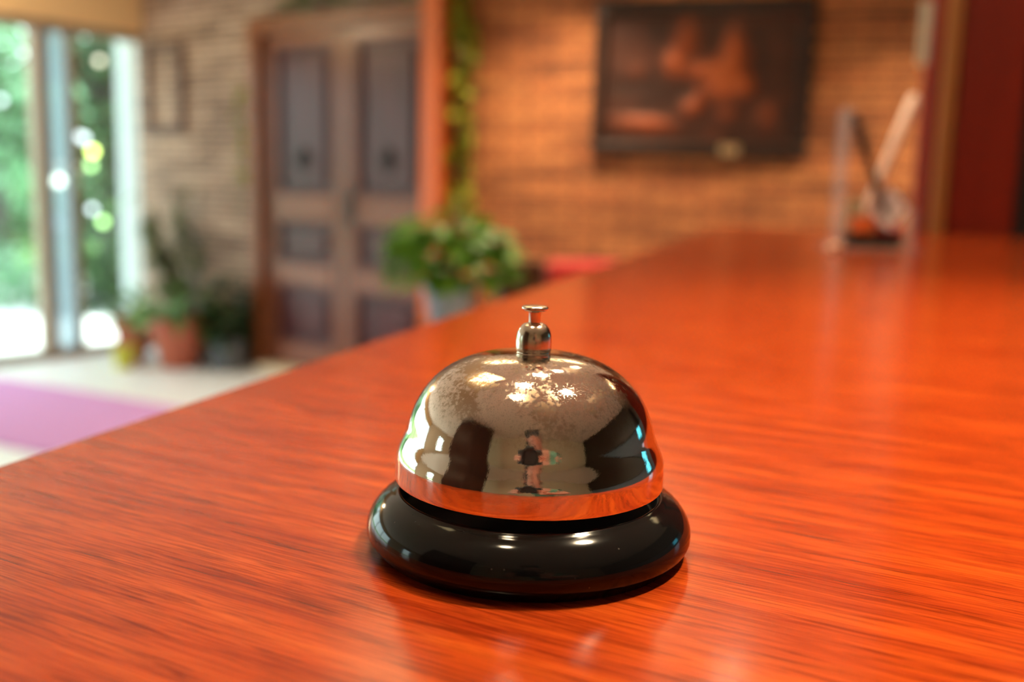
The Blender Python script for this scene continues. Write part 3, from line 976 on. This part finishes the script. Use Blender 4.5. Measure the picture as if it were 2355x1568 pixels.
skin_body('shirt', M_shirt, [
    (P(.22, -.80, .95), (.155, .145)), (P(.21, -.74, 1.10), .150), (P(.19, -.64, 1.24), .152), (P(.15, -.55, 1.33), .115), (P(.12, -.51, 1.37), .065),
    (P(-.02, -.60, 1.31), .072), (P(-.09, -.53, 1.24), .06), (P(.32, -.52, 1.30), .072), (P(.333, -.43, 1.24), .06)],
    [(0, 1), (1, 2), (2, 3), (3, 4), (3, 5), (5, 6), (3, 7), (7, 8)], per)
skin_body('trousers', M_trousers, [
    (P(.22, -.80, .93), .145), (P(.13, -.82, .86), .10), (P(.12, -.74, .48), .072), (P(.11, -.86, .12), .062),
    (P(.31, -.82, .86), .10), (P(.33, -.74, .48), .072), (P(.34, -.86, .12), .062)],
    [(0, 1), (1, 2), (2, 3), (0, 4), (4, 5), (5, 6)], per)
hair = skin_body('hair', M_hair, [
    (P(.02, -.46, 1.585), .075), (P(.04, -.49, 1.53), .09), (P(.07, -.52, 1.46), .075), (P(-.055, -.44, 1.52), .055), (P(.115, -.44, 1.53), .05), (P(.015, -.395, 1.575), .058)],
    [(0, 1), (1, 2), (1, 3), (1, 4), (0, 5)], per)
# face features and fingers
bm = NB(); tube(bm, [P(.02, -.345, 1.525), P(.017, -.322, 1.49), P(.02, -.34, 1.478)], [.008, .013, .008], 8); obj('nose', bm, M_skin, per, smooth=True)
M_eye = mat('eye', (.5, .48, .45), .2)
M_lip = mat('lips', (.45, .16, .14), .5)
for ex_ in (-.012, .048):
    bm = NB(); sphere(bm, P(ex_, -.345, 1.525), .010, 10); obj('eye', bm, M_eye, per, smooth=True)
for ex_ in (-.055, .115):
    bm = NB(); sphere(bm, P(ex_, -.41, 1.50), .022, 10, (.4, .8, 1.2)); obj('ear', bm, M_skin, per, smooth=True)
bm = NB(); tube(bm, [P(0, -.352, 1.452), P(.02, -.345, 1.450), P(.04, -.352, 1.452)], .006, 8); obj('mouth', bm, M_lip, per, smooth=True)
for sx in (-1, 1):
    for k in range(4):
        z = 1.205 - .019 * k
        bm = NB()
        tube(bm, [P(sx * .082, -.140, z), P(sx * .080, -.108, z + .002), P(sx * .066, -.086, z + .001), P(sx * .045, -.080, z)], [.010, .0095, .0088, .007], 10)
        obj('finger', bm, M_skin, per, smooth=True)
    bm = NB()
    tube(bm, [P(sx * .080, -.150, 1.195), P(sx * .062, -.165, 1.200), P(sx * .040, -.168, 1.198)], [.011, .010, .008], 10)
    obj('thumb', bm, M_skin, per, smooth=True)

# ---------------------------------------------------------------- outdoors
OUT = -Vector((E1.x, E1.y, 0))          # straight out through the glass
def outp(s, d, z=0):
    q = CORNER + E2 * s + OUT * d
    return Vector((q.x, q.y, z))
bm = NB(); pl = [outp(-14, .06), outp(14, .06), outp(14, 4.6), outp(-14, 4.6)]
prism(bm, [(p.x, p.y) for p in pl], -.15, -.02)
struct(obj('outside_ground', bm, M_conc))
bm = NB(); pl = [outp(-40, 4.6), outp(40, 4.6), outp(40, 45), outp(-40, 45)]
prism(bm, [(p.x, p.y) for p in pl], -.17, -.04)
struct(obj('outside_lawn', bm, M_lawn))
# white pillar just outside the glass, next to the brick
bm = NB(); box(bm, -.20, -.045, -.34, -.20, -.02, 2.6, .01, 1)
o = struct(obj('outside_pillar', bm, M_white, loc=CORNER, rz=R2))
def tree(name, pos, h, crown_r, crown_z, n, m, label, seed, trunk_r=.12, leafs=.16, blobs=9):
    random.seed(seed)
    t = thing(name, label, 'tree', pos, 0, 'garden trees beyond the glass front')
    bm = NB()
    tube(bm, [(0, 0, -.04), (.05, 0, h * .3), (-.03, .05, h * .6), (0, 0, h * .9)], [trunk_r, trunk_r * .85, trunk_r * .6, trunk_r * .2], 10)
    for k in range(6):
        a = random.uniform(0, 2 * PI)
        z = h * random.uniform(.35, .7)
        tube(bm, [(0, 0, z), (math.cos(a) * crown_r * .4, math.sin(a) * crown_r * .4, z + crown_r * .3), (math.cos(a) * crown_r * .8, math.sin(a) * crown_r * .8, z + crown_r * .45)], [trunk_r * .4, trunk_r * .25, trunk_r * .1], 7)
    obj('trunk', bm, M_bark, t, smooth=True)
    bm = NB()
    cs = []
    for k in range(blobs):
        a = random.uniform(0, 2 * PI)
        rr = crown_r * random.uniform(.2, .75)
        cs.append((Vector((math.cos(a) * rr, math.sin(a) * rr, crown_z + random.uniform(-.6, .6) * (h - crown_z))), crown_r * random.uniform(.35, .6)))
    for k in range(n):
        c, r = cs[k % len(cs)]
        d = Vector((random.gauss(0, 1), random.gauss(0, 1), random.gauss(0, 1))).normalized()
        p = c + d * r * random.uniform(.5, 1.05)
        dd = (d + Vector((random.uniform(-1, 1), random.uniform(-1, 1), random.uniform(-1, .5)))).normalized()
        s = leafs * random.uniform(.7, 1.3)
        side = dd.cross(Vector((random.uniform(-1, 1), random.uniform(-1, 1), 1))).normalized() * s * .32
        v1 = bm.verts.new(p); v2 = bm.verts.new(p + dd * s * .5 + side); v3 = bm.verts.new(p + dd * s); v4 = bm.verts.new(p + dd * s * .5 - side)
        bm.faces.new((v1, v2, v3, v4))
    obj('crown', bm, m, t)
    return t
# x, y outside the glass
tree('tree', (-3.85, 9.6, -.04), 4.6, 1.0, 2.1, 2400, M_tree2, 'slim dark trunked tree beyond the glass next to the white pillar', 31, .16, .17)
tree('tree', (-6.15, 12.0, -.04), 5.2, 1.7, 2.7, 2600, M_tree, 'pale green round tree seen through the left pane', 32, .14, .18)
tree('tree', (-7.4, 17.2, -.04), 5.6, 1.8, 2.9, 2600, M_tree, 'pale taller tree at the back of the garden, seen between the glass posts', 33, .15, .18)
def bush(pos, r, h, n, m, label, seed):
    random.seed(seed)
    t = thing('bush', label, 'bush', pos, 0, 'low bushes along the paving edge')
    bm = NB()
    tube(bm, [(0, 0, -.02), (0, 0, h * .5)], [.03, .015], 6)
    obj('stem', bm, M_bark, t)
    bm = NB()
    for k in range(n):
        a = random.uniform(0, 2 * PI)
        rr = r * math.sqrt(random.random())
        z = h * random.uniform(.02, 1) * (1 - .5 * (rr / r) ** 2)
        leaf(bm, (math.cos(a) * rr, math.sin(a) * rr, z), (math.cos(a) + random.uniform(-.6, .6), math.sin(a) + random.uniform(-.6, .6), random.uniform(-.3, .9)), .14 * random.uniform(.7, 1.3), .07, .3)
    obj('foliage', bm, m, t)
random.seed(50)
BL = [(-3.72, 8.75, .40, .55, M_tree2, 'low bush just beyond the white pillar'), (-4.75, 9.0, .45, .55, M_tree, 'low pale bush beyond the left pane'),
      (-4.90, 10.35, .42, .95, M_tree2, 'dark round bush on the lawn behind the narrow panes')]
for k, (x, y, r, h, m, lb) in enumerate(BL):
    bush((x, y, -.03), r, h, 420, m, lb, 60 + k)
# a boundary hedge closing the garden
random.seed(70)
hd = thing('garden_hedge', 'long pale green hedge closing the garden at the back', 'hedge', outp(-4, 12.5, -.04), R2)
bm = NB(); box(bm, -12, 2, -.8, .3, 0, 2.6); obj('hedge_core', bm, mat('hedge_core', (.05, .13, .06), 1), hd)
bm = NB()
for k in range(3000):
    p = Vector((random.uniform(-12, 2), .3 + random.uniform(0, .35), random.uniform(0, 2.9)))
    d = Vector((random.uniform(-1, 1), random.uniform(-.2, 1), random.uniform(-.6, .8))).normalized()
    s = .22
    side = d.cross(Vector((random.uniform(-1, 1), .2, 1))).normalized() * s * .3
    v1 = bm.verts.new(p); v2 = bm.verts.new(p + d * s * .5 + side); v3 = bm.verts.new(p + d * s); v4 = bm.verts.new(p + d * s * .5 - side)
    bm.faces.new((v1, v2, v3, v4))
obj('foliage', bm, M_tree, hd)

# glowing balls added for the glints outdoors, blurred to discs by the lens
def at(px, py, Y):
    dx, dy = px - 1177.5, py - 784
    u, v_ = (dx * math.cos(ROLL) + dy * math.sin(ROLL)) / FPX, (dy * math.cos(ROLL) - dx * math.sin(ROLL)) / FPX
    c, s = math.cos(PITCH), math.sin(PITCH)
    d = Vector((u, c - s * v_, -s - c * v_))
    return Vector((0, 0, HC)) + d * (Y / d.y)
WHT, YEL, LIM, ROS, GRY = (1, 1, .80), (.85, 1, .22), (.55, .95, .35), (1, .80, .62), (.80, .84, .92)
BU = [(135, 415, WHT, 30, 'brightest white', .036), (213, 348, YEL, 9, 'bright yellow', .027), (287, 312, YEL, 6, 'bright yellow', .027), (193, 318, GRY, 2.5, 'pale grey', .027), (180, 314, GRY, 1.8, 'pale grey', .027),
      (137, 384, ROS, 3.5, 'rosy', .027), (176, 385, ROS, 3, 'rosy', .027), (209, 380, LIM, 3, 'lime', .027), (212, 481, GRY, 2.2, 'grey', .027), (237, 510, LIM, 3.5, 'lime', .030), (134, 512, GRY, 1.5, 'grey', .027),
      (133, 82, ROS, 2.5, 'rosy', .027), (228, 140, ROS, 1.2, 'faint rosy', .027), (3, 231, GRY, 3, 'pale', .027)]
cable = thing('glow_ball', 'x', 'x'); bpy.data.objects.remove(cable)
where = {0: 'lowest of the bright cluster', 1: 'upper right of the bright cluster', 2: 'in front of the white pillar', 3: 'top of the cluster', 4: 'top left of the cluster', 5: 'just above the brightest one', 6: 'middle of the cluster', 7: 'below the bright yellow one',
         8: 'below the cluster by the trunk', 9: 'lowest right by the bushes', 10: 'low in the narrow pane', 11: 'under the bulkhead in the narrow pane', 12: 'high beside the tree trunk', 13: 'at the picture edge in the left pane'}
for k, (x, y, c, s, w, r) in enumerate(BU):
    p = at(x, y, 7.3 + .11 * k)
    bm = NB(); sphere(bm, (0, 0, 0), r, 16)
    t_ = tag(obj('glint_ball', bm, glow_mat('glint_glow_%d' % k, c, s), loc=p, smooth=True), '%s glowing ball added for a glint beyond the glass, %s' % (w, where[k]), 'glow_ball', 'glow balls added for glints beyond the glass')
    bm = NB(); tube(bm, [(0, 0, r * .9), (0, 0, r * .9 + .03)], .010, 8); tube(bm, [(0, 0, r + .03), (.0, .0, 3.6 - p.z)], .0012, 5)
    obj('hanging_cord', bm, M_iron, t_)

# ------------------------------------------------------------------ light from outside
w = bpy.data.worlds.new('sky')
scene.world = w
w.use_nodes = True
nt = w.node_tree
bg = nt.nodes['Background']
sk = nt.nodes.new('ShaderNodeTexSky')
sk.sky_type = 'NISHITA'
sk.sun_disc = False
sk.sun_elevation = math.radians(48)
sk.sun_rotation = math.radians(60)
sk.dust_density = 3
mx = nt.nodes.new('ShaderNodeMix'); mx.data_type = 'RGBA'
mx.inputs[0].default_value = .72
mx.inputs[7].default_value = (.80, .95, .96, 1)
ms = nt.nodes.new('ShaderNodeMix'); ms.data_type = 'RGBA'; ms.blend_type = 'MULTIPLY'
ms.inputs[0].default_value = 1
ms.inputs[7].default_value = (.12, .12, .12, 1)
nt.links.new(sk.outputs[0], ms.inputs[6])
nt.links.new(ms.outputs[2], mx.inputs[6])
nt.links.new(mx.outputs[2], bg.inputs['Color'])
bg.inputs['Strength'].default_value = 6.5
sl = bpy.data.lights.new('sun', 'SUN')
sl.energy = 9
sl.angle = math.radians(1.5)
sl.color = (1, .96, .88)
so = bpy.data.objects.new('sun', sl)
COL.objects.link(so)
sd = Vector((-.35, -.75, -1.1)) + OUT * .35
so.rotation_euler = sd.to_track_quat('-Z', 'Y').to_euler()

# ------------------------------------------------------------------ camera
cd = bpy.data.cameras.new('camera')
cd.sensor_fit = 'HORIZONTAL'
cd.sensor_width = 22.3
cd.lens = 22.3 * FPX / 2355
cd.clip_start = .01
cd.clip_end = 200
cd.dof.use_dof = True
cd.dof.focus_distance = .240
cd.dof.aperture_fstop = 4.4
co = bpy.data.objects.new('camera', cd)
COL.objects.link(co)
co.location = (0, 0, HC)
co.rotation_euler = (Matrix.Rotation(PI / 2 - PITCH, 3, 'X') @ Matrix.Rotation(ROLL, 3, 'Z')).to_euler()
scene.camera = co

scene.view_settings.view_transform = 'Standard'
scene.view_settings.look = 'None'
scene.view_settings.gamma = 1
scene.view_settings.exposure = 0
scene.cycles.use_denoising = True
scene.cycles.sample_clamp_indirect = 8
scene.cycles.max_bounces = 8
scene.cycles.transparent_max_bounces = 12
scene.cycles.caustics_reflective = True
